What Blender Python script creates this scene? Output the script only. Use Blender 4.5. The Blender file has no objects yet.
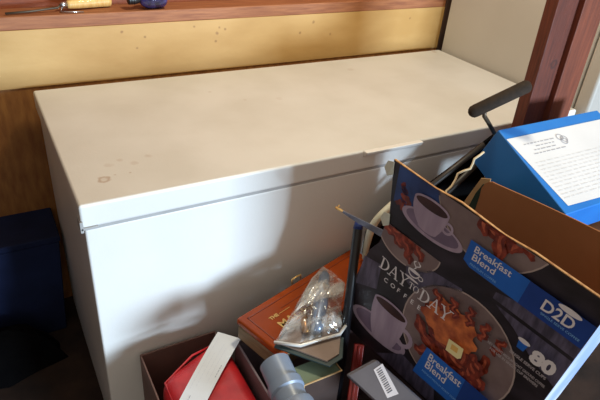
import bpy, bmesh, math, random
from mathutils import Vector, Matrix, Euler
from mathutils import noise as mnoise
random.seed(7)
S = bpy.context.scene
COL = S.collection
R = math.radians

# ------------------------------------------------------------------ camera, sky, lights, exposure
cd = bpy.data.cameras.new('camera'); cam = bpy.data.objects.new('camera', cd); COL.objects.link(cam)
cam.location = (-.11448, -1.07681, 1.54127)
cam.rotation_euler = (R(58.468), R(-4.2915), R(-29.158))
cd.sensor_width = 36; cd.lens = 33.152; cd.clip_start = .02
S.camera = cam

w = bpy.data.worlds.new('world'); S.world = w; w.use_nodes = True
w.node_tree.nodes['Background'].inputs[0].default_value = (.90, .80, .68, 1)
w.node_tree.nodes['Background'].inputs[1].default_value = .56

def area(name, loc, target, sx, sy, power, color):
    l = bpy.data.lights.new(name, 'AREA'); l.shape = 'RECTANGLE'; l.size = sx; l.size_y = sy
    l.energy = power; l.color = color
    o = bpy.data.objects.new(name, l); COL.objects.link(o); o.location = loc
    o.rotation_euler = (Vector(target) - Vector(loc)).to_track_quat('-Z', 'Y').to_euler()
    return o
# daylight through the doorway behind the photographer
area('doorway_daylight', (1.86, -4.6, .95), (.35, 0, .82), 1.1, .8, 350, (.64, .82, 1))
# warm ceiling bulb
l = bpy.data.lights.new('ceiling_bulb', 'POINT'); l.energy = 67; l.color = (1, .92, .70); l.shadow_soft_size = .12
o = bpy.data.objects.new('ceiling_bulb', l); COL.objects.link(o); o.location = (.85, .08, 2.4)

S.view_settings.view_transform = 'Standard'; S.view_settings.look = 'None'
S.view_settings.exposure = 0; S.view_settings.gamma = 1; S.view_settings.use_curve_mapping = False

# ------------------------------------------------------------------ materials
def srgb(r, g, b):
    f = lambda c: (c/255/12.92) if c <= 10 else ((c/255+.055)/1.055)**2.4
    return (f(r), f(g), f(b))
def mat(name, c1, c2=None, scale=6, rough=.6, metal=0, stretch=(1,1,1), bump=0, bscale=None, detail=5, lo=.35, hi=.65, spec=.5, coat=0, trans=0, alpha=1):
    m = bpy.data.materials.new(name); m.use_nodes = True
    nt = m.node_tree; b = nt.nodes['Principled BSDF']
    b.inputs['Base Color'].default_value = (*c1, 1)
    b.inputs['Roughness'].default_value = rough; b.inputs['Metallic'].default_value = metal
    b.inputs['Specular IOR Level'].default_value = spec
    b.inputs['Coat Weight'].default_value = coat
    b.inputs['Transmission Weight'].default_value = trans
    b.inputs['Alpha'].default_value = alpha
    tc = nt.nodes.new('ShaderNodeTexCoord'); mp = nt.nodes.new('ShaderNodeMapping')
    mp.inputs['Scale'].default_value = stretch
    nt.links.new(tc.outputs['Object'], mp.inputs['Vector'])
    if c2:
        n = nt.nodes.new('ShaderNodeTexNoise'); n.inputs['Scale'].default_value = scale; n.inputs['Detail'].default_value = detail
        nt.links.new(mp.outputs[0], n.inputs['Vector'])
        r = nt.nodes.new('ShaderNodeValToRGB')
        r.color_ramp.elements[0].position = lo; r.color_ramp.elements[1].position = hi
        r.color_ramp.elements[0].color = (*c1, 1); r.color_ramp.elements[1].color = (*c2, 1)
        nt.links.new(n.outputs['Fac'], r.inputs[0]); nt.links.new(r.outputs[0], b.inputs['Base Color'])
    if bump:
        n2 = nt.nodes.new('ShaderNodeTexNoise'); n2.inputs['Scale'].default_value = bscale or scale*4; n2.inputs['Detail'].default_value = 4
        nt.links.new(mp.outputs[0], n2.inputs['Vector'])
        bp = nt.nodes.new('ShaderNodeBump'); bp.inputs['Strength'].default_value = bump; bp.inputs['Distance'].default_value = .01
        nt.links.new(n2.outputs['Fac'], bp.inputs['Height']); nt.links.new(bp.outputs[0], b.inputs['Normal'])
    return m
def spots(m, pts, color, world=False):
    """rust marks and rings with a shape of their own: pts = (x, y, z, radius, ring?)"""
    nt = m.node_tree; b = nt.nodes['Principled BSDF']
    src = b.inputs['Base Color'].links[0].from_socket
    geo = nt.nodes.new('ShaderNodeNewGeometry'); no = nt.nodes.new('ShaderNodeTexNoise'); no.inputs['Scale'].default_value = 60
    nt.links.new(geo.outputs['Position'], no.inputs['Vector'])
    for (x, y, z, r, ring, k) in pts:
        d = nt.nodes.new('ShaderNodeVectorMath'); d.operation = 'DISTANCE'; d.inputs[1].default_value = (x, y, z)
        nt.links.new(geo.outputs['Position'], d.inputs[0])
        a = nt.nodes.new('ShaderNodeMath'); a.operation = 'MULTIPLY_ADD'; a.inputs[1].default_value = r*1.3; 
        nt.links.new(no.outputs['Fac'], a.inputs[0]); nt.links.new(d.outputs['Value'], a.inputs[2])
        mr = nt.nodes.new('ShaderNodeValToRGB'); e = mr.color_ramp.elements
        dv = nt.nodes.new('ShaderNodeMath'); dv.operation = 'DIVIDE'; dv.inputs[1].default_value = r*2.4
        nt.links.new(a.outputs[0], dv.inputs[0]); nt.links.new(dv.outputs[0], mr.inputs[0])
        if ring:
            e[0].position = .42; e[0].color = (.25*k,)*3+(1,); e[1].position = .75; e[1].color = (0, 0, 0, 1)
            q = e.new(.58); q.color = (k, k, k, 1)
        else:
            e[0].position = .45; e[0].color = (k, k, k, 1); e[1].position = .72; e[1].color = (0, 0, 0, 1)
        mx = nt.nodes.new('ShaderNodeMixRGB'); mx.inputs[2].default_value = (*color, 1)
        nt.links.new(mr.outputs[0], mx.inputs[0]); nt.links.new(src, mx.inputs[1]); src = mx.outputs[0]
    nt.links.new(src, b.inputs['Base Color'])
def wood(name, c1, c2, stretch, rough=.6, scale=9, coat=0):
    return mat(name, c1, c2, scale, rough, stretch=stretch, bump=.15, detail=8, lo=.3, hi=.7, coat=coat)

M = {}
M['enamel'] = mat('white_enamel', (.80, .79, .76), (.74, .725, .69), 3, .38, bump=.03, bscale=120)
M['lid'] = mat('lid_enamel', (.70, .685, .65), (.63, .61, .565), 5, .5, bump=.03, bscale=150, detail=9)
M['gasket'] = mat('gasket', (.42, .41, .40), (.36, .35, .34), 20, .7)
M['ply'] = mat('yellow_board', (.60, .37, .135), (.49, .28, .085), 3.2, .55, stretch=(1, 1, 2.5), bump=.05, bscale=40, detail=7)
M['sill'] = wood('sill_wood', srgb(172, 112, 72), srgb(136, 80, 50), (1.2, 14, 14))
M['redwood'] = wood('redwood_wall', srgb(150, 72, 26), srgb(108, 48, 16), (1.2, 6, 9))
M['darkwood'] = wood('dark_planks', srgb(172, 118, 60), srgb(136, 86, 42), (6, 6, 1.5))
M['post'] = wood('post_wood', srgb(106, 46, 26), srgb(78, 32, 18), (16, 16, 1.2))
M['post2'] = wood('post_wood_light', srgb(128, 62, 36), srgb(100, 46, 26), (16, 16, 1.2))
M['floor'] = mat('dirty_floor', srgb(66, 48, 38), srgb(38, 28, 24), 7, .85, bump=.2)
M['fridge'] = mat('fridge_enamel', (.50, .47, .42), (.47, .44, .39), 4, .45, bump=.03, bscale=150)
M['card'] = mat('cardboard', srgb(172, 118, 76), srgb(158, 104, 64), 5, .85, stretch=(1, 1, 1), bump=.05)
M['card_edge'] = mat('cardboard_edge', srgb(206, 160, 108), srgb(160, 112, 70), 90, .9)
M['card_tan'] = mat('cardboard_tan', srgb(196, 160, 112), srgb(176, 138, 92), 8, .85)
M['carton'] = mat('taupe_carton', srgb(122, 92, 84), srgb(104, 78, 72), 7, .7)
M['print'] = mat('box_print', srgb(27, 20, 24), srgb(50, 42, 50), 9, .42, stretch=(1, 1, 2.2), detail=6, lo=.42, hi=.72)
M['p_cloth'] = mat('p_cloth', srgb(92, 84, 104), srgb(58, 52, 66), 26, .45, stretch=(3, 3, .6), lo=.4, hi=.65)
M['p_navy'] = mat('p_navy', srgb(44, 70, 128), srgb(30, 46, 92), 16, .45)
M['p_plate'] = mat('p_plate', srgb(136, 116, 112), srgb(112, 92, 90), 12, .45)
M['p_platerim'] = mat('p_platerim', srgb(170, 150, 142), None, 12, .45)
M['p_cup'] = mat('p_cup', srgb(172, 152, 168), srgb(150, 130, 148), 40, .45, stretch=(1, 1, .15))
M['p_cupdark'] = mat('p_cupdark', srgb(122, 102, 124), srgb(104, 88, 108), 20, .45)
M['p_coffee'] = mat('p_coffee', srgb(48, 26, 26), srgb(70, 38, 34), 30, .45)
M['p_bacon'] = mat('p_bacon', srgb(150, 58, 36), srgb(92, 32, 22), 60, .45, lo=.3, hi=.6)
M['p_bacon2'] = mat('p_bacon2', srgb(190, 98, 66), srgb(146, 60, 40), 70, .45, lo=.3, hi=.6)
M['p_cake'] = mat('p_cake', srgb(214, 116, 58), srgb(146, 64, 34), 38, .45, lo=.35, hi=.65)
M['p_butter'] = mat('p_butter', srgb(236, 220, 160), None, 3, .45)
M['p_butter2'] = mat('p_butter2', srgb(226, 176, 92), None, 3, .45)
M['side_print'] = mat('side_print', srgb(196, 206, 226), srgb(150, 172, 216), 5, .45, lo=.45, hi=.6)
M['p_blue'] = mat('p_blue', srgb(30, 98, 188), srgb(26, 88, 172), 9, .42)
M['p_dblue'] = mat('p_dblue', srgb(24, 62, 140), srgb(20, 54, 124), 9, .42)
M['p_white'] = mat('p_white', srgb(216, 208, 208), None, 3, .5)
M['p_grey'] = mat('p_grey', srgb(160, 150, 152), None, 3, .5)
M['p_lightblue'] = mat('p_lightblue', srgb(130, 180, 226), None, 3, .5)
M['bluebox'] = mat('blue_board', srgb(34, 120, 200), srgb(28, 110, 190), 6, .5)
M['paper'] = mat('white_paper', (.70, .70, .71), (.66, .66, .67), 8, .7)
M['ink'] = mat('ink', (.12, .12, .14), None, 3, .7)
M['inkgrey'] = mat('ink_grey', (.36, .36, .4), None, 3, .7)
M['foam'] = mat('foam_grip', srgb(52, 40, 30), srgb(42, 33, 26), 80, .8, spec=.25, bump=.2, bscale=400)
M['darkmetal'] = mat('dark_metal', srgb(92, 78, 62), srgb(70, 60, 48), 20, .45, metal=.4)
M['rods'] = mat('dark_rod', srgb(50, 42, 36), srgb(34, 28, 25), 20, .5)
M['cord'] = mat('cream_cord', srgb(216, 196, 160), None, 10, .6)
M['amber'] = mat('amber_plastic', srgb(150, 62, 14), srgb(112, 42, 10), 7, .25, spec=.3)
M['amber_dk'] = mat('amber_rib', srgb(120, 46, 14), None, 7, .3, coat=.3)
M['tan_plastic'] = mat('tan_plastic', srgb(136, 112, 80), srgb(104, 84, 58), 60, .55, stretch=(.3, .3, 6))
M['gold'] = mat('gold_foil', srgb(230, 190, 120), None, 10, .3, metal=.7)
M['pvc'] = mat('grey_pvc', srgb(132, 146, 166), srgb(122, 134, 154), 8, .35)
M['tote'] = mat('mauve_tote', srgb(118, 98, 100), srgb(106, 88, 90), 8, .55)
M['red'] = mat('red_fabric', srgb(198, 34, 40), srgb(160, 22, 30), 14, .45, bump=.25, bscale=18)
M['redplastic'] = mat('red_plastic', srgb(150, 36, 26), srgb(112, 24, 18), 18, .35)
M['black'] = mat('black_metal', srgb(24, 24, 30), srgb(16, 16, 20), 15, .4)
M['bluecap'] = mat('blue_cap', srgb(26, 48, 110), None, 15, .4)
M['blackcloth'] = mat('black_cloth', srgb(12, 11, 12), srgb(7, 6, 8), 12, 1, bump=.3, spec=.1)
M['bluebin'] = mat('blue_bin', srgb(34, 46, 84), srgb(24, 33, 62), 5, .8, spec=.2)
M['teal'] = mat('teal_cover', srgb(44, 62, 62), srgb(34, 50, 50), 12, .5)
M['mauve'] = mat('mauve_cover', srgb(140, 118, 104), srgb(124, 104, 92), 10, .5)
M['green'] = mat('pale_green', srgb(122, 138, 112), srgb(104, 120, 98), 10, .6)
M['dk_card'] = mat('dark_carton', srgb(70, 48, 38), srgb(54, 36, 30), 8, .7)
M['dgreen'] = mat('dark_green', srgb(20, 50, 34), None, 10, .6)
M['steel'] = mat('satin_steel', srgb(150, 164, 184), srgb(116, 126, 146), 14, .3, metal=.55)
M['brass'] = mat('brass', srgb(168, 118, 60), None, 14, .35, metal=.8)
M['white_plastic'] = mat('white_plastic', (.60, .70, .82), (.56, .66, .78), 5, .45)
M['dirty_white'] = mat('dirty_white', srgb(206, 204, 186), srgb(180, 178, 158), 20, .5)
M['handlewood'] = wood('handle_wood', srgb(232, 192, 120), srgb(206, 158, 84), (30, 5, 5), .4, coat=.3)
M['bladewood'] = mat('wood_tip', srgb(196, 150, 84), None, 10, .6)
M['blade'] = mat('blade', srgb(120, 126, 146), srgb(84, 82, 92), 30, .35, metal=.6)
M['glassblue'] = mat('blue_glass', srgb(66, 62, 120), srgb(20, 20, 50), 30, .1, coat=.6)
M['chrome'] = mat('chrome', srgb(200, 204, 210), None, 10, .2, metal=1)
M['frost'] = mat('frosted_plastic', srgb(128, 122, 126), srgb(110, 105, 110), 12, .3, trans=.35)

def film(name):
    m = bpy.data.materials.new(name); m.use_nodes = True; nt = m.node_tree; nt.nodes.clear()
    out = nt.nodes.new('ShaderNodeOutputMaterial'); mx = nt.nodes.new('ShaderNodeMixShader')
    t = nt.nodes.new('ShaderNodeBsdfTransparent'); t.inputs[0].default_value = (.96, .96, .97, 1)
    g = nt.nodes.new('ShaderNodeBsdfPrincipled'); g.inputs['Base Color'].default_value = (.80, .78, .74, 1)
    g.inputs['Roughness'].default_value = .2; g.inputs['Metallic'].default_value = .5
    n = nt.nodes.new('ShaderNodeTexNoise'); n.inputs['Scale'].default_value = 15; n.inputs['Detail'].default_value = 2
    tc = nt.nodes.new('ShaderNodeTexCoord'); mp = nt.nodes.new('ShaderNodeMapping'); mp.inputs['Rotation'].default_value = (0, 0, R(-37)); mp.inputs['Scale'].default_value = (.3, 1.7, 1)
    nt.links.new(tc.outputs['Object'], mp.inputs[0]); nt.links.new(mp.outputs[0], n.inputs['Vector'])
    r = nt.nodes.new('ShaderNodeValToRGB'); r.color_ramp.elements[0].position = .44; r.color_ramp.elements[1].position = .62
    r.color_ramp.elements[0].color = (.07, .07, .07, 1); r.color_ramp.elements[1].color = (.85, .85, .85, 1)  # streaky opacity puts bright highlights into the film itself
    nt.links.new(n.outputs['Fac'], r.inputs[0]); nt.links.new(r.outputs[0], mx.inputs[0])
    nt.links.new(t.outputs[0], mx.inputs[1]); nt.links.new(g.outputs[0], mx.inputs[2]); nt.links.new(mx.outputs[0], out.inputs[0])
    return m
M['film_edge'] = mat('film_edge', (.78, .76, .72), (.66, .64, .6), 40, .25, metal=.2)
M['film'] = film('clear_bag_film')

# ------------------------------------------------------------------ mesh helpers
class MB:
    def __init__(s): s.v = []; s.f = []; s.m = []
    def add(s, vs, fs, mi=0):
        k = len(s.v); s.v += [Vector(p) for p in vs]
        for f in fs: s.f.append([i+k for i in f]); s.m.append(mi)
    def box(s, lo, hi, mi=0, fr=None):
        (a, b, c), (d, e, f) = lo, hi
        vs = [(a,b,c),(d,b,c),(d,e,c),(a,e,c),(a,b,f),(d,b,f),(d,e,f),(a,e,f)]
        if fr: vs = [fr @ Vector(p) for p in vs]
        s.add(vs, [(0,3,2,1),(4,5,6,7),(0,1,5,4),(1,2,6,5),(2,3,7,6),(3,0,4,7)], mi)
    def prism(s, poly, ext, mi=0):
        """poly: list of 3d points, ext: vector"""
        n = len(poly); e = Vector(ext)
        vs = [Vector(p) for p in poly] + [Vector(p)+e for p in poly]
        s.add(vs, [tuple(range(n))[::-1], tuple(range(n, 2*n))] + [(i, (i+1) % n, n+(i+1) % n, n+i) for i in range(n)], mi)
    def tube(s, pts, rad, n=12, mi=0, cap=True):
        pts = [Vector(p) for p in pts]
        rr = rad if isinstance(rad, (list, tuple)) else [rad]*len(pts)
        rings = []; prev = None
        for i, p in enumerate(pts):
            t = (pts[min(i+1, len(pts)-1)] - pts[max(i-1, 0)]).normalized()
            if prev is None:
                a = t.orthogonal().normalized()
            else:
                a = (prev - t*prev.dot(t)).normalized()
            prev = a; b = t.cross(a)
            rings.append([p + (a*math.cos(q)+b*math.sin(q))*rr[i] for q in [2*math.pi*j/n for j in range(n)]])
        vs = [q for r in rings for q in r]; fs = []
        for i in range(len(rings)-1):
            for j in range(n):
                fs.append((i*n+j, i*n+(j+1) % n, (i+1)*n+(j+1) % n, (i+1)*n+j))
        if cap: fs += [tuple(range(n))[::-1], tuple(range((len(rings)-1)*n, len(rings)*n))]
        s.add(vs, fs, mi)
    def build(s, name, mats, parent=None, bevel=0, smooth=False, seg=3, subsurf=0):
        if not isinstance(mats, (list, tuple)): mats = [mats]
        me = bpy.data.meshes.new(name)
        rp = parent
        off = Vector((0, 0, 0))
        while rp is not None: off += rp.location; rp = rp.parent
        me.from_pydata([tuple(p-off) for p in s.v], [], s.f)
        for m in mats: me.materials.append(m)
        for i, p in enumerate(me.polygons): p.material_index = s.m[i]; p.use_smooth = smooth or bevel > 0
        me.update()
        bm = bmesh.new(); bm.from_mesh(me); bmesh.ops.recalc_face_normals(bm, faces=bm.faces); bm.to_mesh(me); bm.free()
        o = bpy.data.objects.new(name, me); COL.objects.link(o)
        if parent: o.parent = parent
        if bevel:
            b = o.modifiers.new('bevel', 'BEVEL'); b.width = bevel; b.segments = seg; b.limit_method = 'ANGLE'; b.angle_limit = R(35); b.harden_normals = True
        if subsurf:
            q = o.modifiers.new('sub', 'SUBSURF'); q.levels = subsurf; q.render_levels = subsurf
        return o
def tag(o, label=None, cat=None, group=None, kind=None):
    if label: o['label'] = label
    if cat: o['category'] = cat
    if group: o['group'] = group
    if kind: o['kind'] = kind
    return o
def thing(name, loc, label, cat, group=None):
    o = bpy.data.objects.new(name, None); o.empty_display_size = .05; COL.objects.link(o); o.location = loc
    return tag(o, label, cat, group)
def boxpart(name, lo, hi, m, parent=None, bevel=.003, fr=None, **k):
    b = MB(); b.box(lo, hi, fr=fr); return b.build(name, m, parent, bevel, **k)
def struct(name, lo, hi, m, bevel=.002):
    return tag(boxpart(name, lo, hi, m, None, bevel), kind='structure')
def frame(o, x, y, z=None):
    x = Vector(x).normalized(); y = Vector(y); y = (y - x*y.dot(x)).normalized(); z = x.cross(y)
    m = Matrix.Identity(4)
    for i in range(3): m[i][0] = x[i]; m[i][1] = y[i]; m[i][2] = z[i]; m[i][3] = o[i]
    return m
def font_polys(txt, size, bold=0, spacing=1):
    """triangles of a text in a flat frame (x right, y up), starting at 0"""
    c = bpy.data.curves.new('t', 'FONT'); c.body = txt; c.size = size; c.offset = bold; c.resolution_u = 3; c.space_character = spacing
    t = bpy.data.objects.new('t', c); COL.objects.link(t)
    dg = bpy.context.evaluated_depsgraph_get()
    me = bpy.data.meshes.new_from_object(t.evaluated_get(dg))
    out = [[(me.vertices[i].co.x, me.vertices[i].co.y) for i in p.vertices] for p in me.polygons]
    bpy.data.objects.remove(t); bpy.data.curves.remove(c); bpy.data.meshes.remove(me)
    return out
def width(polys): return max(p[0] for q in polys for p in q)

# ------------------------------------------------------------------ setting
struct('floor', (-2.5, -5.2, -.05), (3.2, 1.2, 0), M['floor'])
struct('wall_back', (-2.0, .768, .872), (1.682, .795, 1.05), M['ply'], .001)
struct('wall_back_lower', (-2.0, .772, 0), (1.70, .83, .874), M['darkwood'])
struct('wall_back_upper', (-2.0, .875, 1.04), (2.6, .91, 2.6), M['redwood'])
struct('trim_sill', (-2.0, .768, 1.05), (1.682, .875, 1.09), M['sill'], .003)
struct('shade_wall_left', (-.47, -.35, 0), (-.43, .768, 2.4), M['dk_card'])  # added wall, put in to darken the freezer's left side
struct('gap_shade_strip', (1.684, .765, 0), (2.55, .80, 2.4), M['dk_card'])  # dark strip standing in for the shade in the corner gap
struct('wall_right', (2.55, -2.5, 0), (2.6, .9, 2.6), M['darkwood'])

spots(M['ply'], [(.296,.768,1.027,.006,0,.6),(.341,.768,.971,.006,0,.5),(.37,.768,1.006,.005,0,.5),(.541,.768,1.03,.005,0,.5),(.625,.768,1.003,.007,0,.55),(.633,.768,1.022,.005,0,.5),(.62,.768,.975,.005,0,.5),(.655,.768,1.015,.005,0,.5),(.963,.768,.982,.006,0,.5),(1.02,.768,1.02,.007,0,.5),(1.1,.768,.969,.006,0,.4),(1.495,.768,1.011,.006,0,.5)], srgb(110, 62, 28))
spots(M['lid'], [(.075,.095,.88,.015,1,.55),(.103,.109,.88,.004,0,.35),(.138,.106,.88,.004,0,.4),(.13,.178,.88,.010,0,.2),(.20,.175,.88,.010,0,.2),(.16,.15,.88,.012,0,.18),(.1,.16,.88,.012,0,.15),(.589,.443,.88,.007,0,.2),(.509,.542,.88,.008,0,.2),(.7,.42,.88,.014,0,.12),(1.1,.6,.88,.016,0,.15),(1.60,.695,.88,.012,0,.4)], srgb(150, 104, 60))

# chest freezer
W, D, H = 1.649, .72, .88
t = thing('chest_freezer', (W/2, D/2, 0), 'long white chest freezer with a stained beige top lid', 'chest freezer')
boxpart('body', (.006, .004, .03), (W-.006, D-.01, .814), M['enamel'], t, .006)
boxpart('gasket', (.010, .0055, .806), (W-.010, D-.012, .823), M['gasket'], t, .002)
b = MB(); b.box((0, 0, .820), (W, D, H)); lid = b.build('lid', [M['enamel'], M['lid']], t, .007)
for p in lid.data.polygons:
    if p.normal.z > .9: p.material_index = 1
b = MB(); b.prism([(.742, .0, .862), (.742, -.016, .873), (.742, -.019, .883), (.742, .002, .8815)], (.2, 0, 0)); b.build('lid_handle', M['enamel'], lid, .003)
b = MB(); b.box((-.002, -.004, .818), (.035, .02, .824)); b.box((-.003, -.004, .812), (.004, .03, .84)); b.build('corner_bracket', M['gasket'], lid, .001)
for x in (.06, W-.1):
    for y in (.05, D-.09): boxpart('foot', (x, y, 0), (x+.04, y+.04, .031), M['gasket'], t, .003)

# tall appliance at the right end
t = thing('refrigerator', (2.0, .37, 0), 'tall off-white appliance side rising behind the right end of the freezer lid', 'refrigerator')
boxpart('body', (1.664, .03, .02), (2.36, .722, 1.9), M['fridge'], t, .006)
boxpart('door', (1.664, -.03, .06), (2.36, .028, 1.9), M['fridge'], t, .012)

# wooden post: two boards
t = thing('wooden_post', (1.30, -.08, 0), 'reddish brown wooden post standing before the freezer at right edge', 'post')
b = MB(); b.prism([(1.268, -.1, 0), (1.36, -.1, 0), (1.36, -.06, 0), (1.268, -.06, 0)], (-.058, 0, 2.2)); o = b.build('board', M['post'], t, .003)
spots(M['post'], [(1.295, -.1, 1.105, .014, 1, .75)], srgb(50, 22, 16))
b = MB(); b.prism([(1.345, -.118, 0), (1.44, -.118, 0), (1.44, -.078, 0), (1.345, -.078, 0)], (-.045, 0, 2.2)); b.build('backing_board', M['post2'], t, .003)

# ------------------------------------------------------------------ coffee carton
A = Vector((.587, -.3, 1.029)); U = Vector((.219, -.967, -.126)).normalized()
V = Vector((-.05, .117, -.992)); V = (V - U*V.dot(U)).normalized()
IN = Vector((.974, .224, -.023)); IN = (IN - U*IN.dot(U) - V*IN.dot(V)).normalized()
def P(u, v, tt=0): return A + U*u + V*v + IN*tt
BW, FOLD, BOT, DEP = .475, .142, .50, .302
LEFT = [(.0, 0), (.013, .05), (.034, .13), (.036, FOLD)]
t = thing('coffee_carton', tuple(P(BW/2, BOT, DEP/2)), 'torn-open dark coffee pod carton with printed cups and bacon plates, at lower right', 'cardboard box')
def clip(poly, u0, v0, u1, v1):
    for ax, lim, sg in ((0, u0, 1), (1, v0, 1), (0, u1, -1), (1, v1, -1)):
        out = []
        for i in range(len(poly)):
            a, b2 = poly[i-1], poly[i]
            da, db = (a[ax]-lim)*sg, (b2[ax]-lim)*sg
            if (da >= 0) != (db >= 0):
                k = da/(da-db); out.append((a[0]+(b2[0]-a[0])*k, a[1]+(b2[1]-a[1])*k))
            if db >= 0: out.append(b2)
        poly = out
        if len(poly) < 3: return []
    return poly
class Art(MB):
    """flat print on the carton face; coordinates u right, v down"""
    def __init__(s, box): MB.__init__(s); s.bx = box; s.lay = 0
    def poly(s, pts, mi=0, lift=0):
        q = clip([(x+.005, y-.006) for x, y in pts], *s.bx)
        if q: s.add([P(x, y, -.0006-.00022*(s.lay+lift)) for x, y in q], [tuple(range(len(q)))], mi)
    def ell(s, cx, cy, a, b2, rot=0, mi=0, n=40, lift=0):
        c, sn = math.cos(rot), math.sin(rot)
        s.poly([(cx+a*math.cos(k)*c-b2*math.sin(k)*sn, cy+a*math.cos(k)*sn+b2*math.sin(k)*c) for k in [2*math.pi*i/n for i in range(n)]], mi, lift)
    def quad(s, pts, mi=0, lift=0): s.poly(pts, mi, lift)
    def strip(s, x, y, ang, ln, wd, mi, amp=.006, waves=3, lift=0, ph=0):
        n = 18; L = []; Rr = []
        ca, sa = math.cos(ang), math.sin(ang)
        for i in range(n+1):
            q = i/n; d = q*ln - ln/2; o = amp*math.sin(q*waves*2*math.pi+ph); h = wd/2*(1+.28*math.sin(q*waves*4.4*math.pi+ph*2))*min(1, 4*q+.35, 4*(1-q)+.35)
            L.append((x+d*ca-(o+h)*sa, y+d*sa+(o+h)*ca)); Rr.append((x+d*ca-(o-h)*sa, y+d*sa+(o-h)*ca))
        for i in range(n): s.poly([L[i], L[i+1], Rr[i+1], Rr[i]], mi, lift)
    def text(s, txt, x, y, size, mi, bold=0, ang=0, wid=None, lift=0, spacing=1):
        ps = font_polys(txt, size, bold, spacing); k = 1 if wid is None else wid/width(ps)
        ca, sa = math.cos(ang), math.sin(ang)
        for p in ps: s.poly([(x+(a*k)*ca+b2*sa, y+(a*k)*sa-b2*ca) for a, b2 in p], mi, lift)
FR = (.0, FOLD+.001, BW, BOT); FL = (.012, .001, BW, FOLD-.001)

# boards
def board(name, uvs, t0, t1, m, parent):
    b = MB(); b.prism([P(u, v, t0) for u, v in uvs], IN*(t1-t0)); return b.build(name, m, parent)
front = board('front_panel', [(.036, FOLD), (BW, FOLD), (BW, BOT), (.03, BOT), (-.004, BOT-.022), (-.003, .36), (.012, .24), (.03, .205)], 0, .004, [M['print']], t)
flap = board('front_flap', [(0, 0), (.11, .003), (.17, -.003), (.27, .004), (.33, -.001), (BW, .002), (BW, FOLD), (.036, FOLD), (.034, .13), (.013, .05)], 0, .004, [M['print']], t)
b = MB(); pts = [(0, 0), (.11, .003), (.17, -.003), (.27, .004), (.33, -.001), (BW, .002)]
for (a, c) in zip(pts, pts[1:]): b.prism([P(a[0], a[1]-.0018, .0002), P(c[0], c[1]-.0018, .0002), P(c[0], c[1]+.0006, .0002), P(a[0], a[1]+.0006, .0002)], IN*.005)
b.build('torn_edge', M['card_edge'], flap)
bk = [(0, .2), (0, BOT), (BW, BOT), (BW, .044), (.278, .066), (.194, .077), (.109, .090), (.098, .091), (.089, .096), (.082, .106), (.079, .121), (.083, .143), (.089, .2)]
board('back_panel', bk, DEP-.004, DEP, M['card'], t)
def side(name, u, v0, parent, t0=.004, t1=DEP-.004):
    b = MB(); b.prism([P(u, v0, t0), P(u, v0, t1), P(u, BOT, t1), P(u, BOT, t0)], U*.004); return b.build(name, M['card'], parent)
b = MB(); q = [(.036, .118), (.036, FOLD), (.030, .205), (.012, .24), (-.003, .36), (-.004, BOT-.022), (.03, BOT)]
for (a, c) in zip(q, q[1:]):
    vs = []
    for (u_, v_) in (a, c):
        for du in (0, .004):
            vs += [P(u_+du, v_, .004), P(u_+du, max(v_, .26+.1*(v_-.118)), DEP-.004)]
    b.add(vs, [(0, 1, 5, 4), (2, 6, 7, 3), (0, 2, 3, 1), (4, 5, 7, 6), (0, 4, 6, 2), (1, 3, 7, 5)])
b.build('side_panel', M['card'], t)
side('side_panel', BW-.004, .02, t)
b = MB(); b.prism([P(BW+.0003, .02, .004), P(BW+.0003, .02, DEP-.004), P(BW+.0003, BOT, DEP-.004), P(BW+.0003, BOT, .004)], U*.0004); b.build('side_print', M['side_print'], t)
b = MB(); b.prism([P(.004, BOT-.004, .004), P(BW-.004, BOT-.004, .004), P(BW-.004, BOT-.004, DEP-.004), P(.004, BOT-.004, DEP-.004)], V*.004); b.build('bottom_panel', M['card'], t)
b = MB(); b.prism([P(.040, .212, .318), P(.060, .110, .318), P(.083, .098, .318), P(.095, .21, .318), P(.095, .3, .318), P(.05, .3, .318)], IN*.003); o = b.build('side_flap', M['card_tan'], t)

def bacon_plate(ar, cx, cy, r, seed, cake=True, plate=True):
    rn = random.Random(seed)
    if plate:
        ar.lay = 0; ar.ell(cx, cy, r, r, mi=1); ar.ell(cx, cy, r*.975, r*.975, mi=0, lift=1)
    ar.lay = 3
    for i in range(15):
        a = rn.uniform(0, 6.28); q = r*rn.uniform(.1, .55)
        sx, sy, sa, sl, sp = cx+q*math.cos(a), cy+q*math.sin(a), rn.uniform(.2, 1.5), r*rn.uniform(.6, .95), rn.uniform(0, 6)
        ar.strip(sx, sy, sa, sl, r*.2, 2, r*.03, 1.5, lift=i*2, ph=sp); ar.strip(sx, sy, sa, sl*.85, r*.06, 3, r*.03, 1.5, lift=i*2+1, ph=sp)
    if cake:
        ar.lay = 35
        n = 36; rr = [r*(.48+.05*math.sin(5*k)+.04*math.sin(11*k+1)) for k in [2*math.pi*i/n for i in range(n)]]
        ar.poly([(cx-r*.18+rr[i]*math.cos(2*math.pi*i/n), cy-r*.32+rr[i]*.8*math.sin(2*math.pi*i/n)) for i in range(n)], 4)
        for i in range(5):
            ar.strip(cx-r*.5+i*r*.27, cy-r*.72+abs(i-2)*r*.06, 1.3+.2*(i-2), r*.36, r*.13, 2, r*.03, 2, lift=3+2*i, ph=i)
            ar.strip(cx-r*.5+i*r*.27, cy-r*.72+abs(i-2)*r*.06, 1.3+.2*(i-2), r*.3, r*.04, 3, r*.03, 2, lift=4+2*i, ph=i)
        for i in range(7):
            a = .1+i*.33
            ar.strip(cx+r*.5*math.cos(a), cy+r*.5*math.sin(a), a+.9, r*.6, r*.2, 2, r*.03, 2, lift=14+2*i, ph=i)
            ar.strip(cx+r*.5*math.cos(a), cy+r*.5*math.sin(a), a+.9, r*.5, r*.06, 3, r*.03, 2, lift=15+2*i, ph=i)
    return ar
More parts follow.
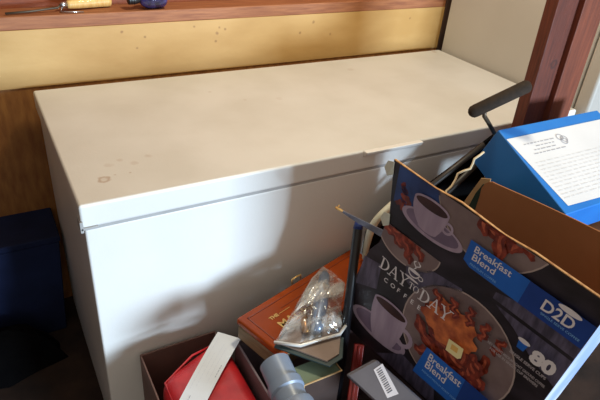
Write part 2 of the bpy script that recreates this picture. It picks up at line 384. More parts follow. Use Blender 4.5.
PM = [M['p_plate'], M['p_platerim'], M['p_bacon'], M['p_bacon2'], M['p_cake'], M['p_butter'], M['p_butter2']]
def cup(ar, x0, x1, yr, xb0, xb1, yb, sc, sr, lay=0, flip=1):
    """x0,x1,yr rim line; xb0,xb1,yb foot; saucer centre and radii"""
    ar.lay = lay
    ar.ell(sc[0], sc[1], sr[0], sr[1], 0, 0); ar.ell(sc[0], sc[1]-.002, sr[0]*.86, sr[1]*.8, 0, 1, lift=1)
    # handle (ring of quads)
    hx, hy, hr = x1+.004, (yr*.55+yb*.45), (yb-yr)*.26
    n = 16
    for i in range(n):
        a, c = 2*math.pi*i/n, 2*math.pi*(i+1)/n
        ar.poly([(hx+hr*math.cos(a), hy+hr*math.sin(a)), (hx+hr*math.cos(c), hy+hr*math.sin(c)), (hx+hr*.6*math.cos(c), hy+hr*.6*math.sin(c)), (hx+hr*.6*math.cos(a), hy+hr*.6*math.sin(a))], 0, 2)
    n = 8; L = []; Q = []
    for i in range(n+1):
        q = i/n; e = q**2.4
        L.append((x0+(xb0-x0)*e, yr+(yb-yr)*q)); Q.append((x1+(xb1-x1)*e, yr+(yb-yr)*q))
    ar.poly(L + Q[::-1], 0, 4)
    ar.ell((xb0+xb1)/2, yb, (xb1-xb0)/2, .008, 0, 0, lift=5)
    rx = (x1-x0)/2
    ar.ell((x0+x1)/2, yr, rx, rx*.34, 0, 0, lift=6); ar.ell((x0+x1)/2, yr+.001, rx*.9, rx*.25, 0, 2, lift=7)
CM = [M['p_cup'], M['p_cupdark'], M['p_coffee']]

# cloth and navy patch in the print
ar = Art(FR); ar.quad([(.3, .145), (.475, .145), (.475, .225), (.41, .2), (.36, .17)], 0); ar.build('cloth_picture', M['p_cloth'], front)
ar = Art(FR); ar.quad([(.0, .27), (.05, .26), (.06, .33), (.0, .36)], 0); ar.build('cloth_picture', M['p_cloth'], front)
ar = Art(FR); ar.quad([(.18, .44), (.28, .45), (.3, .5), (.12, .5)], 0)
ar.build('cloth_picture', M['p_cloth'], front)
ar = Art(FR); ar.quad([(.10, .19), (.24, .17), (.26, .235), (.17, .262), (.12, .25)], 0); ar.build('cloth_picture', M['p_cloth'], front)
ar = Art(FL); ar.quad([(.012, .001), (.12, .001), (.15, .05), (.05, .09), (.025, .09)], 0); ar.build('navy_picture', M['p_navy'], flap)
ar = Art(FL); ar.quad([(.38, .102), (.475, .1), (.475, .141), (.3, .141), (.3, .125)], 0); ar.build('cloth_picture', M['p_cloth'], flap)
# flap art
ar = Art(FL); ar.lay = 0
for i, (x, y, a, ln) in enumerate([(.045, .06, 1.2, .05), (.06, .075, .6, .05), (.05, .09, .2, .04)]): ar.strip(x, y, a, ln, .014, 0, .003, 1.5, lift=i, ph=i)
ar.build('bacon_picture', M['p_bacon'], flap)
ar = Art(FL); bacon_plate(ar, .235, -.035, .128, 3, cake=False); ar.build('plate_picture', PM, flap)
ar = Art(FL); cup(ar, .070, .158, .045, .098, .146, .100, (.13, .092), (.078, .026), 6); ar.build('cup_picture', CM, flap)
ar = Art((.013, .1, BW, FOLD-.001))
# blue band with blend name and initials
ar = Art(FL); ar.lay = 40
ar.quad([(.217, .052), (.475, .052), (.475, .108), (.236, .108), (.219, .10)], 0)
ar.quad([(.345, .052), (.475, .052), (.475, .108), (.345, .108)], 1, 1)
ar.text('Breakfast', .230, .071, .021, 2, .0002, lift=2, wid=.082); ar.text('Blend', .232, .089, .021, 2, .0002, lift=2, wid=.052)
ar.text('PREMIUM COFFEE', .234, .102, .007, 3, lift=2, wid=.06)
ar.text('D2D', .380, .088, .034, 2, .0006, lift=2, wid=.062)
ar.text('SINGLE SERVE COFFEE', .386, .098, .007, 3, lift=2, wid=.075)
ar.ell(.425, .057, .022, .006, 0, 2, lift=2)
ar.build('blue_band', [M['p_blue'], M['p_dblue'], M['p_white'], M['p_lightblue']], flap)
# front art: third plate (bacon at the left corner)
ar = Art((.030, FOLD+.001, BW, BOT)); ar.lay = 0
ar.ell(.092, .155, .085, .062, 0, 1); ar.ell(.092, .155, .082, .058, 0, 0, lift=1)
for i, (x, y, a, ln) in enumerate([(.055, .165, .4, .07), (.075, .15, 1.1, .06), (.10, .17, 1.25, .075), (.12, .155, 1.0, .06), (.06, .15, .1, .05), (.09, .165, .8, .06)]):
    ar.strip(x, y, a, ln, .022, 2, .003, 1.5, lift=2+2*i, ph=i); ar.strip(x, y, a, ln*.8, .006, 3, .003, 1.5, lift=3+2*i, ph=i)
ar.build('plate_picture', PM, front)
ar = Art(FR); cup(ar, .062, .163, .348, .088, .150, .455, (.10, .432), (.086, .034), 0); ar.build('cup_picture', CM, front)
ar = Art(FR); bacon_plate(ar, .277, .307, .137, 11)
ar.lay = 70
ar.quad([(.266, .286), (.302, .282), (.306, .308), (.300, .316), (.270, .318)], 5); ar.quad([(.276, .292), (.292, .290), (.294, .304), (.278, .306)], 6, 1)
ar.build('plate_picture', PM, front)
ar = Art(FR); ar.lay = 80
ar.quad([(.233, .347), (.402, .345), (.412, .43), (.226, .437)], 0); ar.quad([(.335, .346), (.402, .345), (.412, .43), (.338, .433)], 1, 1)
ar.text('Breakfast', .244, .375, .03, 2, .0003, lift=2, wid=.088); ar.text('Blend', .245, .399, .03, 2, .0003, lift=2, wid=.056)
ar.text('PREMIUM MEDIUM ROAST COFFEE', .245, .416, .008, 3, lift=2, wid=.10)
ar.build('blend_label', [M['p_blue'], M['p_dblue'], M['p_white'], M['p_lightblue']], front)
# serif lettering DAY TO DAY / COFFEE
def serif(ar, ch, x, y, h, mi, lift):
    s = h*.13; th = h*.05; wv = {'D': .82, 'A': .86, 'Y': .84, 'T': .72, 'O': .86}[ch]*h
    q = lambda a: ar.poly([(x+px, y-py) for px, py in a], mi, lift)
    sf = lambda cx, yy: q([(cx-h*.16, yy-th*.7), (cx+h*.16, yy-th*.7), (cx+h*.16, yy+th*.7), (cx-h*.16, yy+th*.7)])
    if ch in 'D':
        q([(h*.12, 0), (h*.12+s, 0), (h*.12+s, h), (h*.12, h)]); sf(h*.16, th*.7); sf(h*.16, h-th*.7)
    if ch in 'DO':
        cx = h*.2 if ch == 'D' else wv/2; n = 20
        a0, a1 = (-math.pi/2, math.pi/2) if ch == 'D' else (0, 2*math.pi)
        ro = h*.58 if ch == 'D' else wv/2
        for i in range(n):
            a, c = a0+(a1-a0)*i/n, a0+(a1-a0)*(i+1)/n
            f = lambda k, e: (cx+(ro-(s*1.1 if e else 0))*math.cos(k), h/2+(h/2-(th if e else 0))*math.sin(k))
            q([f(a, 0), f(c, 0), f(c, 1), f(a, 1)])
    if ch == 'A':
        q([(h*.08, 0), (h*.08+th*1.4, 0), (h*.46, h), (h*.40, h)]); q([(h*.72-s*.5, 0), (h*.72+s*.6, 0), (h*.48, h), (h*.36, h)])
        q([(h*.2, h*.32), (h*.66, h*.32), (h*.64, h*.38), (h*.22, h*.38)]); sf(h*.11, th*.7); sf(h*.74, th*.7)
    if ch == 'Y':
        q([(h*.36, 0), (h*.36+s, 0), (h*.36+s, h*.5), (h*.36, h*.5)]); q([(h*.36, h*.5), (h*.36+s, h*.45), (h*.2, h), (h*.04, h)]); q([(h*.40, h*.46), (h*.49, h*.5), (h*.80, h), (h*.72, h)])
        sf(h*.42, th*.7); sf(h*.1, h-th*.7); sf(h*.77, h-th*.7)
    if ch == 'T':
        q([(h*.30, 0), (h*.30+s, 0), (h*.30+s, h), (h*.30, h)]); q([(0, h-th*1.5), (wv, h-th*1.5), (wv, h), (0, h)]); sf(h*.36, th*.7)
        q([(0, h*.78), (th, h*.78), (th, h), (0, h)]); q([(wv-th, h*.78), (wv, h*.78), (wv, h), (wv-th, h)])
    return wv
ar = Art(FR); ar.lay = 90
x = .056
for ch in 'DAY': x += serif(ar, ch, x, .250, .0325, 0, 0)*.99
x += .002
for ch in 'TO': x += serif(ar, ch, x, .242, .017, 0, 0)*1.02
x += .003
for ch in 'DAY': x += serif(ar, ch, x, .250, .0325, 0, 0)*.99
for i, ch in enumerate('COFFEE'): ar.text(ch, .079+i*.0195, .274, .0165, 1, .0002)
# steaming cup emblem
for i in range(12):
    a, c = math.pi*i/12, math.pi*(i+1)/12
    ar.poly([(.140+.016*math.cos(a), .196+.016*math.sin(a)), (.140+.016*math.cos(c), .196+.016*math.sin(c)), (.140+.013*math.cos(c), .196+.013*math.sin(c)), (.140+.013*math.cos(a), .196+.013*math.sin(a))], 0)
ar.ell(.140, .196, .016, .004, 0, 0)
for i in range(12):
    a, c = 2*math.pi*i/12, 2*math.pi*(i+1)/12
    ar.poly([(.159+.007*math.cos(a), .202+.006*math.sin(a)), (.159+.007*math.cos(c), .202+.006*math.sin(c)), (.159+.005*math.cos(c), .202+.004*math.sin(c)), (.159+.005*math.cos(a), .202+.004*math.sin(a))], 0)
for k, (dx, ln) in enumerate(((-.004, .022), (.004, .018))): ar.strip(.140+dx, .180-k*.004, 1.57, ln, .0035, 0, .004, 1, ph=k*2)
ar.ell(.140, .217, .019, .0025, 0, 0)
ar.build('brand_lettering', [M['p_white'], M['p_white']], front)
# count print
ar = Art(FR); ar.lay = 90
ar.text('80', .412, .190, .041, 0, .0022, wid=.048)
ar.quad([(.381, .164), (.401, .164), (.398, .184), (.384, .184)], 1); ar.ell(.391, .163, .0125, .005, 0, 2, lift=1)
ar.text('SINGLE SERVE CUPS', .378, .205, .0095, 3, .0003, wid=.076)
ar.text('NET WEIGHT MEDIUM ROAST GROUND COFFEE', .336, .222, .0085, 3, .0002, wid=.124)
ar.text('FOR USE IN SINGLE CUP BREWERS', .345, .232, .0085, 3, .0002, wid=.105)
ar.build('count_print', [M['p_white'], M['p_blue'], M['p_white'], M['p_grey']], front)
# white paper tape torn on left edge
for (u0, v0) in ((.0, .012), (.03, .128)):
    b = MB(); q = [P(u0-.012, v0-.004, -.002), P(u0+.004, v0-.01, -.003), P(u0+.010, v0+.018, -.002), P(u0-.002, v0+.028, -.004), P(u0-.016, v0+.014, -.003)]
    b.prism(q, IN*.0006); b.build('torn_tape', M['dirty_white'], flap)

# dark green sheet inside the carton
b = MB(); b.prism([P(.062, .215, .309), P(.066, .150, .309), P(.074, .116, .309), P(.097, .112, .309), P(.11, .2, .309), P(.11, .34, .309), P(.06, .34, .309)], IN*.004)
tag(b.build('green_packet', M['dgreen']), 'dark green packet peeking out beside the brown rear flap of the coffee carton', 'packet')

# ------------------------------------------------------------------ blue box with printed sheet
P1 = Vector((.989, -.217, .999)); E2 = Vector((0, -.92, -.392)).normalized(); EX = Vector((1, 0, 0)); NB = Vector((0, -.392, .92)).normalized()
t = thing('blue_box', (1.18, -.32, .80), 'flat blue box with a large white printed sheet on its top', 'box')
b = MB(); c = [P1, P1+EX*.4, P1+EX*.4+E2*.271, P1+E2*.271]; b.prism(c, -NB*.127); b.build('body', M['bluebox'], t, .003)
def BL(a, bb, l=.0008): return P1 + EX*a + E2*bb + NB*l
sh = MB(); sh.add([BL(-.001+.002, .034), BL(.38, .034), BL(.38, .262), BL(.024, .252)], [(0, 1, 2, 3)]); sheet = sh.build('printed_sheet', M['paper'], t)
ar2 = MB(); hd = MB(); rn = random.Random(4)
for r_, (a, ln) in enumerate([(.04, .10), (.075, .065), (.06, .075), (.05, .11)]):
    xx = a
    while xx < a+ln:
        wv = rn.uniform(.006, .018); bb = .06+r_*.011
        hd.add([BL(xx, bb, .0014), BL(xx+wv, bb, .0014), BL(xx+wv, bb+.0024, .0014), BL(xx, bb+.0024, .0014)], [(0, 1, 2, 3)]); xx += wv+.004
for r_ in range(11):
    xx = .03; bb = .12+r_*.011
    while xx < .36:
        wv = rn.uniform(.008, .03); ar2.add([BL(xx, bb, .0014), BL(xx+wv, bb, .0014), BL(xx+wv, bb+.0012, .0014), BL(xx, bb+.0012, .0014)], [(0, 1, 2, 3)], 1); xx += wv+.006
lg = MB()
for (a0, b0) in ((.176, .062), (.186, .07), (.181, .076)):
    for i in range(16):
        a, c = 2*math.pi*i/16, 2*math.pi*(i+1)/16
        f = lambda k, r: BL(a0+r*math.cos(k), b0+r*.9*math.sin(k), .0016)
        lg.add([f(a, .012), f(c, .012), f(c, .0095), f(a, .0095)], [(0, 1, 2, 3)])
lg.build('sheet_emblem', M['inkgrey'], sheet)
hd.build('sheet_heading', M['inkgrey'], sheet)
ar2.build('sheet_print', [mat('label_ink', (.42, .42, .45)), mat('faint_ink', (.66, .66, .675))], sheet)

# carton holding the blue box up
t = thing('brown_carton', (1.17, -.32, 0), 'plain brown carton under the tilted blue box', 'cardboard box')
boxpart('body', (1.0, -.475, 0), (1.34, -.19, .745), M['card'], t, .004)
boxpart('top_flap', (1.0, -.475, .745), (1.34, -.335, .749), M['card'], t, .001); boxpart('top_flap', (1.0, -.333, .745), (1.34, -.19, .749), M['card'], t, .001)

# ------------------------------------------------------------------ foam handle with shaft and dark frame
t = thing('push_handle', (.72, -.145, .57), 'dark foam-gripped handle on a thin metal shaft leaning over the freezer front', 'handle')
a, c = Vector((.945, -.160, 1.030)), Vector((1.045, -.226, 1.114)); d = (c-a).normalized()
b = MB(); n = 10
b.tube([a-d*.010, a-d*.006, a, a+d*.01, c-d*.006, c+d*.002, c+d*.005], [.004, .011, .0155, .0165, .0165, .012, .006], 18); b.build('foam_grip', M['foam'], t, smooth=True)
b = MB(); b.tube([(.966, -.180, 1.040), (.970, -.179, 1.024), (.997, -.174, 1.001), (1.061, -.179, .932), (1.12, -.125, .87)], .0055, 10); b.build('shaft', M['darkmetal'], t, smooth=True)
t = thing('folding_frame', (.85, -.13, .58), 'folded dark metal frame wedged between freezer front and coffee carton', 'frame')
b = MB(); b.tube([(1.04, -.146, .917), (.923, -.127, .822), (.735, -.085, .665)], .008, 10); b.build('rail', M['rods'], t, smooth=True)
b = MB(); b.tube([(1.02, -.155, .865), (.955, -.148, .797), (.80, -.12, .645)], .009, 10); b.build('rail', M['rods'], t, smooth=True)
b = MB(); b.prism([(1.085, -.140, .938), (.74, -.072, .655), (.74, -.072, .575), (1.085, -.140, .575)], (.001, .008, 0)); b.build('blocking_cloth', M['blackcloth'], t)  # dark cloth below the rail, spread out to block stray daylight
b = MB(); pts = [(.835, -.245, .845), (.842, -.23, .858), (.855, -.232, .870), (.866, -.23, .888), (.871, -.228, .902), (.880, -.235, .911), (.895, -.242, .918), (.901, -.24, .930), (.905, -.238, .942), (.916, -.243, .953), (.93, -.24, .957)]
b.tube(pts, .0028, 8); b.tube([(.835, -.245, .845), (.832, -.215, .80), (.83, -.17, .63)], .0028, 8)
tag(b.build('cord', M['cord'], smooth=True), 'thin wavy cream cord rising behind the torn carton edge', 'cord')

# ------------------------------------------------------------------ mauve tote that carries the clutter
t = thing('storage_tote', (.62, -.42, 0), 'grey-mauve open tote holding the clutter beside the red bag', 'tote')
x0, x1, y0, y1, zt = .312, .88, -.74, -.13, .468; b = MB(); wl = .006
b.box((x0, y0, .0), (x1, y1, .012)); b.box((x0, y0, 0), (x0+wl, y1, zt)); b.box((x1-wl, y0, 0), (x1, y1, zt)); b.box((x0, y0, 0), (x1, y0+wl, zt)); b.box((x0, y1-wl, 0), (x1, y1, zt))
b.build('bin', M['tote'], t, .002)

# amber tackle box
t = thing('tackle_box', (.53, -.13, .48), 'amber-brown plastic tackle box with gold lettering lying beside the freezer front', 'tackle box')
o0 = Vector((.312, -.133, .48)); ax = Vector((.958, .287, 0)); ay = Vector((-.287, .958, 0)); LN, WD = .462, .160
F = frame(o0, ax, ay)
boxpart('body', (.003, -WD+.003, 0), (LN-.003, -.003, .046), M['tan_plastic'], t, .006, fr=F)
lid = boxpart('lid', (0, -WD, .048), (LN, 0, .07), M['amber'], t, .007, fr=F)
b = MB()
for (a0, c0, a1, c1) in ((.02, -WD+.02, LN-.02, -WD+.023), (.02, -.023, LN-.02, -.02), (.02, -WD+.02, .023, -.02), (LN-.023, -WD+.02, LN-.02, -.02), (.11, -.05, .30, -.048), (.11, -WD+.05, .30, -WD+.052)): b.box((a0, c0, .070), (a1, c1, .0712), fr=F)
b.build('raised_rib', M['amber_dk'], lid)
b = MB(); b.tube([F @ Vector(p) for p in ((.205, 0.004, .064), (.205, .006, .078), (.222, .006, .08), (.240, .006, .078), (.240, .004, .064))], .0022, 8); b.build('latch', M['gold'], t, smooth=True)
b = MB()
for txt, xx, yy, sz, wd in (('THE', .06, -.066, .016, .028), ('MAGNUM', .062, -.104, .036, .16)):
    ps = font_polys(txt, sz, .0006); k = wd/width(ps)
    for p in ps: b.add([F @ Vector((xx+q*k, yy+r_*.9, .0716)) for q, r_ in p], [tuple(range(len(p)))])
b.box((.092, -.0625, .0712), (.13, -.061, .0716), fr=F)
b.build('lettering', M['gold'], lid)

# notepad under the clear bag
t = thing('notepad', (.44, -.29, .552), 'grey-brown pad with dark teal edges under the clear bag', 'notepad')
q = [(.351, -.266, .553), (.440, -.375, .553), (.482, -.366, .553), (.521, -.311, .553), (.43, -.205, .553)]
b = MB(); b.prism(q, (0, 0, .005)); b.build('cover', M['teal'], t, .002)
b = MB(); q2 = [Vector(p)*1.0+Vector((0, 0, .005)) for p in [(.365, -.264, .553), (.440, -.362, .553), (.478, -.355, .553), (.513, -.308, .553), (.43, -.215, .553)]]; b.prism(q2, (0, 0, .005)); b.build('page_block', M['mauve'], t, .001)

# clear bag, a pillow of crinkled film
out = [(.609, -.062), (.626, -.099), (.628, -.152), (.568, -.224), (.534, -.284), (.508, -.308), (.451, -.302), (.404, -.298), (.356, -.261), (.41, -.215), (.461, -.173), (.556, -.093)]
cx = sum(p[0] for p in out)/len(out); cy = sum(p[1] for p in out)/len(out)
def resample(poly, n):
    L = []; tot = 0
    for i in range(len(poly)):
        a, c = poly[i], poly[(i+1) % len(poly)]; L.append(math.dist(a, c)); tot += L[-1]
    res = []
    for k in range(n):
        s_ = tot*k/n; i = 0
        while s_ > L[i]: s_ -= L[i]; i += 1
        a, c = poly[i], poly[(i+1) % len(poly)]; f = s_/L[i]; res.append((a[0]+(c[0]-a[0])*f, a[1]+(c[1]-a[1])*f))
    return res
rs = resample(out, 96); rings = 22
b = MB()
dl = Vector((.80, .60, 0)); dn = Vector((-.6, .8, 0))          # long creases run along the bag
for side_, z0 in ((1, .5660), (-1, .5645)):
    vs = []; fs = []
    for k in range(rings):
        f = 1-k/rings
        for (x, y) in rs:
            px, py = cx+(x-cx)*f, cy+(y-cy)*f
            al, ac = px*dl.x+py*dl.y, px*dn.x+py*dn.y
            hgt = .045*(1-f**2.5)*(1 if side_ > 0 else 0)
            cr = abs(mnoise.noise((al*14, ac*62, 3.1)))*.018+abs(mnoise.noise((al*30, ac*80, 7)))*.005
            vs.append((px, py, z0+(hgt+cr*(1-f**6*.7) if side_ > 0 else 0)))
    n = len(rs)
    vs.append((cx, cy, z0+(.046 if side_ > 0 else 0)))
    for k in range(rings-1):
        for j in range(n): fs.append((k*n+j, k*n+(j+1) % n, (k+1)*n+(j+1) % n, (k+1)*n+j))
    for j in range(n): fs.append(((rings-1)*n+j, (rings-1)*n+(j+1) % n, len(vs)-1))
    b.add(vs, fs)
t = b.build('plastic_bag', M['film']); tag(t, 'crinkled clear plastic bag holding a grey metal piece on the tackle box', 'plastic bag')
b = MB(); b.tube([(.353, -.262, .568), (.404, -.300, .570), (.451, -.304, .571), (.508, -.309, .571), (.542, -.288, .571)], .0042, 8)
b.build('seal_strip', M['film_edge'], t, smooth=True)
# the metal piece in the bag
t = thing('metal_spout', (.5, -.2, .569), 'bent blue-grey metal spout inside the clear plastic bag', 'spout')
b = MB(); b.tube([(.588, -.105, .583), (.575, -.125, .589), (.54, -.172, .591), (.50, -.225, .588), (.474, -.258, .585), (.452, -.278, .582)], [.008, .015, .018, .018, .015, .010], 16); b.build('barrel', M['steel'], t, smooth=True)
b = MB(); b.tube([(.433, -.275, .577), (.445, -.245, .578), (.465, -.215, .577)], [.008, .0095, .006], 12); b.build('brass_stem', M['brass'], t, smooth=True)
b = MB(); b.tube([(.474, -.262, .585), (.462, -.275, .584), (.452, -.285, .581)], [.015, .0165, .012], 16); b.build('collar', M['steel'], t, smooth=True)

# pale green box and grey pipe coupling in the tote
t = thing('green_box', (.45, -.33, .02), 'tall dark box with pale green top with tan edges below the grey-brown pad', 'box')
boxpart('body', (.376, -.374, .02), (.478, -.316, .524), M['dk_card'], t, .002)
boxpart('top_panel', (.379, -.372, .524), (.475, -.318, .5255), M['green'], t, .0005)
b = MB(); b.tube([(.376, -.318, .525), (.376, -.374, .525), (.478, -.374, .525), (.478, -.318, .525)], .0022, 6); b.tube([(.376, -.374, .525), (.376, -.374, .36)], .002, 6); b.build('edge_trim', M['card_tan'], t)
t = thing('pipe_coupling', (.328, -.4, .5), 'grey plastic pipe coupling with stepped collars beside the tackle box', 'pipe fitting')
a, c = Vector((.332, -.308, .553)), Vector((.318, -.50, .528)); d = c-a
prof = [(0, .031), (.003, .036), (.295, .036), (.30, .040), (.40, .0405), (.42, .036), (.56, .0355), (.58, .0415), (.62, .0435), (.98, .0435), (.99, .041), (1, .034)]
b = MB(); b.tube([a+d*q for q, r_ in prof], [r_ for q, r_ in prof], 36, cap=False); 
o = b.build('sleeve', M['pvc'], t, smooth=True); es = o.modifiers.new('es', 'EDGE_SPLIT'); es.split_angle = R(40)


# bars standing in the tote
t = thing('black_bar', (.505, -.344, .013), 'black metal bar with a blue end standing left of the coffee carton', 'bar')
top = Vector((.596, -.207, .809)); bot = Vector((.504, -.342, .391)); d = (bot-top).normalized(); en = top+d*((.80)/1)
en = top + d*((top.z-.30)/-d.z)
b = MB(); b.tube([top, top+d*.01, en], [.008, .0115, .0115], 12); b.build('rod', M['black'], t, smooth=True)
b = MB(); b.tube([top-d*.004, top+d*.012], [.009, .0122], 12); b.build('blue_cap', M['bluecap'], t, smooth=True)
t = thing('red_bar', (.5, -.36, .013), 'red plastic bar standing behind the frosted container', 'bar')
a = Vector((.571, -.314, .515)); c = Vector((.516, -.388, .382)); d = (c-a).normalized(); en = a+d*((a.z-.26)/-d.z)
F2 = frame(a, d, Vector((1, -.6, 0)))
b = MB(); b.box((0, -.013, -.006), ((en-a).length, .013, .006), fr=F2); b.build('bar_body', M['redplastic'], t, .003)
b = MB(); b.box((.004, -.003, .006), ((en-a).length-.01, .003, .0085), fr=F2); b.build('grip_ridge', M['redplastic'], t, .001)

# frosted container with barcode sticker
t = thing('frosted_container', (.50, -.46, .45), 'frosted grey plastic container with a barcode sticker at the bottom edge', 'container')
K = Vector((.519, -.433, .606)); p = Vector((-.068, .013, -.034)); q = Vector((.047, -.11, -.036)); nn = p.cross(q).normalized()
if nn.z < 0: nn = -nn
b = MB(); b.prism([K, K+p, K+p+q*1.5, K+q*1.5], -nn*.09); b.build('body', M['frost'], t, .008)
b = MB(); b.prism([K+p*.05+q*.04+nn*.001, K+p*.95+q*.04+nn*.001, K+p*.95+q*1.45+nn*.001, K+p*.05+q*1.45+nn*.001], nn*.004); b.build('lid', M['frost'], t, .002)
def CT(x, y, l=.0056): return K + p*x + q*y + nn*l
b = MB(); b.add([CT(.30, .17), CT(-.02, .15), CT(.34, .76), CT(.66, .73)], [(0, 1, 2, 3)])
for i in range(12):
    y = .07+i*.07; h = .05 if i % 3 else .035
    f = lambda g, k: CT(.30-.32*g+.36*k, .17-.02*g+.57*k, .006)
    b.add([f(.2, y), f(.72, y), f(.72, y+h*.7), f(.2, y+h*.7)], [(0, 1, 2, 3)], 1)
b.build('barcode_sticker', [M['p_white'], M['ink']], t)

# narrow blade with a wooden tip lying over the bar
t = thing('paint_blade', (.57, -.27, .85), 'slim grey metal blade with a wooden tip jutting left past the coffee carton', 'blade')
a = Vector((.527, -.205, .869)); c = Vector((.600, -.298, .835)); d = (c-a).normalized(); s = Vector((.25, .05, .97)); s = (s-d*s.dot(d)).normalized()
F3 = frame(a, d, s); L_ = (c-a).length
b = MB(); b.prism([F3 @ Vector(v_) for v_ in ((.012, -.0025, -.001), (.05, -.0065, -.001), (L_, -.009, -.001), (L_, .009, -.001), (.05, .004, -.001), (.012, .002, -.001))], (F3.to_3x3() @ Vector((0, 0, .003)))); b.build('metal_blade', M['blade'], t, .001)
b = MB(); b.tube([F3 @ Vector((-.004, 0, 0)), F3 @ Vector((.0, 0, 0)), F3 @ Vector((.016, 0, 0))], [.002, .0035, .003], 8); b.tube([F3 @ Vector((.001, 0, 0)), F3 @ Vector((.002, .009, 0))], .002, 6); b.build('wooden_tip', M['bladewood'], t, smooth=True)
# white strap loop behind the blade
b = MB(); b.tube([(.606, -.236, .71), (.604, -.240, .775), (.606, -.243, .815), (.618, -.243, .838), (.638, -.243, .855), (.662, -.240, .868), (.69, -.23, .875)], [.006, .009, .010, .009, .009, .009, .008], 12)
tag(b.build('hose_loop', M['dirty_white'], smooth=True, subsurf=1), 'off-white plastic hose loop between the slim blade and the carton edge', 'hose')

# ------------------------------------------------------------------ red bag in a taupe carton
t = thing('taupe_carton', (.195, -.21, 0), 'open taupe carton standing against the freezer front around the red bag', 'cardboard box')
x0, x1, y0, y1, zt = .092, .306, -.42, -.006, .395
for nm, lo, hi in (('back_panel', (x0, y1-.005, 0), (x1, y1, zt)), ('front_panel', (x0, y0, 0), (x1, y0+.005, zt)), ('side_panel', (x0, y0+.005, 0), (x0+.005, y1-.005, zt)), ('side_panel', (x1-.005, y0+.005, 0), (x1, y1-.005, zt)), ('bottom_panel', (x0+.005, y0+.005, 0), (x1-.005, y1-.005, .006))):
    boxpart(nm, lo, hi, M['carton'], t, .002)
t = thing('red_bag', (.2, -.22, .01), 'puffy red bag lying in the taupe carton under a white slip', 'bag')
b = MB(); b.prism([(.104, -.15, .01), (.286, -.075, .01), (.299, -.12, .01), (.299, -.40, .01), (.104, -.40, .01)], (0, 0, .44))
o = b.build('pouch', M['red'], t, .035, seg=5)
b = MB()
pts = [(.115, -.40, .437), (.115, -.16, .437), (.2, -.115, .449), (.283, -.09, .437)]
b.tube(pts, .003, 8); b.build('seam', M['red'], t, smooth=True)
t = thing('paper_slip', (.2, -.2, .46), 'long white printed paper slip lying across the red bag', 'paper')
c4 = [Vector((.281, -.088, .474)), Vector((.326, -.136, .474)), Vector((.168, -.281, .456)), Vector((.110, -.253, .456))]
b = MB(); n = 10
for i in range(n):
    f, g = i/n, (i+1)/n; bow = lambda k: Vector((0, 0, .006*math.sin(k*math.pi)))
    a0 = c4[0].lerp(c4[3], f)+bow(f); a1 = c4[1].lerp(c4[2], f)+bow(f); b0 = c4[0].lerp(c4[3], g)+bow(g); b1 = c4[1].lerp(c4[2], g)+bow(g)
    b.add([a0, a1, b1, b0], [(0, 1, 2, 3)])
sl = b.build('sheet', M['paper'], t)
b = MB(); rn = random.Random(9)
def SL(f, g): return c4[0].lerp(c4[3], f).lerp(c4[1].lerp(c4[2], f), g) + Vector((0, 0, .006*math.sin(f*math.pi)+.0008))
for (g, f0, f1, h, mi) in ((.16, .08, .8, .018, 1), (.34, .3, .75, .018, 1), (.5, .15, .62, .018, 1), (.66, .2, .7, .018, 1), (.84, .45, .62, .03, 0), (.3, .86, .94, .03, 0)):
    f = f0
    while f < f1:
        e = min(f1, f+rn.uniform(.02, .05)); b.add([SL(f, g), SL(e, g), SL(e, g+h), SL(f, g+h)], [(0, 1, 2, 3)], mi); f = e+.012
b.build('slip_print', [M['inkgrey'], mat('slip_faint', (.6, .6, .64))], sl)

# ------------------------------------------------------------------ on the sill
t = thing('hand_tool', (.21, .83, 1.092), 'wooden-handled tool with a steel shaft lying on the sill', 'tool')
hx = Vector((.94, .22, 0)).normalized()
a = Vector((.147, .812, 1.109))
b = MB(); b.tube([a+hx*k for k in (-.002, .004, .02, .05, .09, .115, .13, .138, .142)], [.010, .0125, .0145, .0155, .0165, .017, .0185, .0175, .010], 20); b.build('handle', M['handlewood'], t, smooth=True)
b = MB(); b.tube([a+hx*k for k in (-.022, -.016, .0)], [.007, .0095, .0105], 16); b.build('ferrule', M['chrome'], t, smooth=True)
b = MB(); b.tube([a-hx*.02, a-hx*.03+Vector((0, -.003, -.006)), (.04, .80, 1.096), (-.03, .785, 1.096)], .0035, 8); b.build('shaft', M['darkmetal'], t, smooth=True)
b = MB(); b.tube([(.136, .808, 1.105), (.128, .800, 1.099), (.124, .794, 1.0935), (.128, .786, 1.0935), (.15, .782, 1.0935), (.188, .776, 1.0935)], .0021, 8); b.build('wire_hook', M['chrome'], t, smooth=True)
t = thing('glass_bottle', (.38, .815, 1.092), 'small dark blue glass bottle lying on its side on the sill', 'bottle')
a = Vector((.327, .792, 1.1225)); hx = Vector((.99, .06, 0)).normalized()
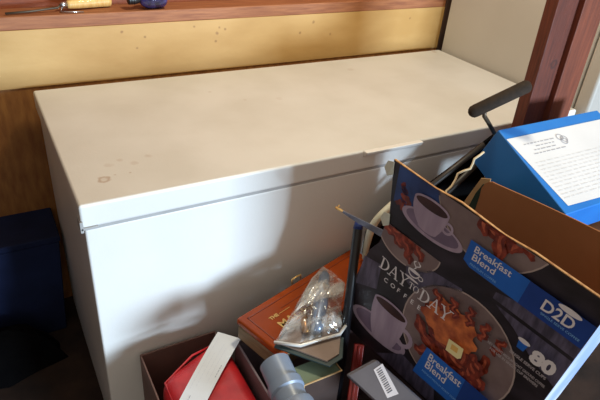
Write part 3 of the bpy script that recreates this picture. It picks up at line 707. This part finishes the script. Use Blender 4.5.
b = MB(); b.tube([a+hx*k for k in (.04, .046, .058, .075, .10, .118, .126, .128)], [.013, .021, .029, .0315, .0315, .030, .024, .012], 24); b.build('body', M['glassblue'], t, smooth=True)
b = MB(); b.tube([a+hx*k for k in (.0, .002, .012, .03, .038, .044)], [.008, .014, .0155, .0155, .012, .012], 20); b.build('cap', M['black'], t, smooth=True)
b = MB()
for k in (.004, .012, .020): b.tube([a+hx*k, a+hx*(k+.004)], .0168, 20)
b.build('cap_ridge', M['black'], t, smooth=False)

# ------------------------------------------------------------------ left of the freezer
b = MB(); rn = random.Random(2); vs = []; fs = []
outl = [(-.40, .44), (-.25, .40), (-.17, .43), (-.058, .455), (-.08, .50), (-.075, .54), (-.10, .57), (-.22, .572), (-.38, .57), (-.41, .52)]
rr = resample(outl, 48); cx, cy = -.24, .49
for k in range(10):
    f = 1-k/10; z = .002+.17*(1-f**2.2)
    for (x, y) in rr: vs.append((cx+(x-cx)*f, cy+(y-cy)*f, z+(0 if k == 0 else .012*mnoise.noise((x*14*f, y*14*f, k*.4)))))
n = len(rr); vs.append((cx, cy, .17))
for k in range(9):
    for j in range(n): fs.append((k*n+j, k*n+(j+1) % n, (k+1)*n+(j+1) % n, (k+1)*n+j))
for j in range(n): fs.append((9*n+j, 9*n+(j+1) % n, len(vs)-1))
b.add(vs, fs); tag(b.build('cloth_bag', M['blackcloth'], smooth=True), 'black cloth bag slumped on the dark floor left of the freezer', 'bag')
t = thing('storage_bin', (-.23, .69, 0), 'dim dark blue bin on the floor left of the freezer by the wall', 'bin')
b = MB()
lo = [(-.40, .60, 0), (-.04, .60, 0), (-.04, .76, 0), (-.40, .76, 0)]; hi = [(-.43, .585, .40), (-.012, .585, .40), (-.012, .785, .40), (-.43, .785, .40)]
b.add(lo+hi, [(0, 3, 2, 1), (4, 5, 6, 7), (0, 1, 5, 4), (1, 2, 6, 5), (2, 3, 7, 6), (3, 0, 4, 7)]); b.build('body', M['bluebin'], t, .008)
boxpart('lid', (-.436, .58, .402), (-.008, .79, .425), M['bluebin'], t, .006)
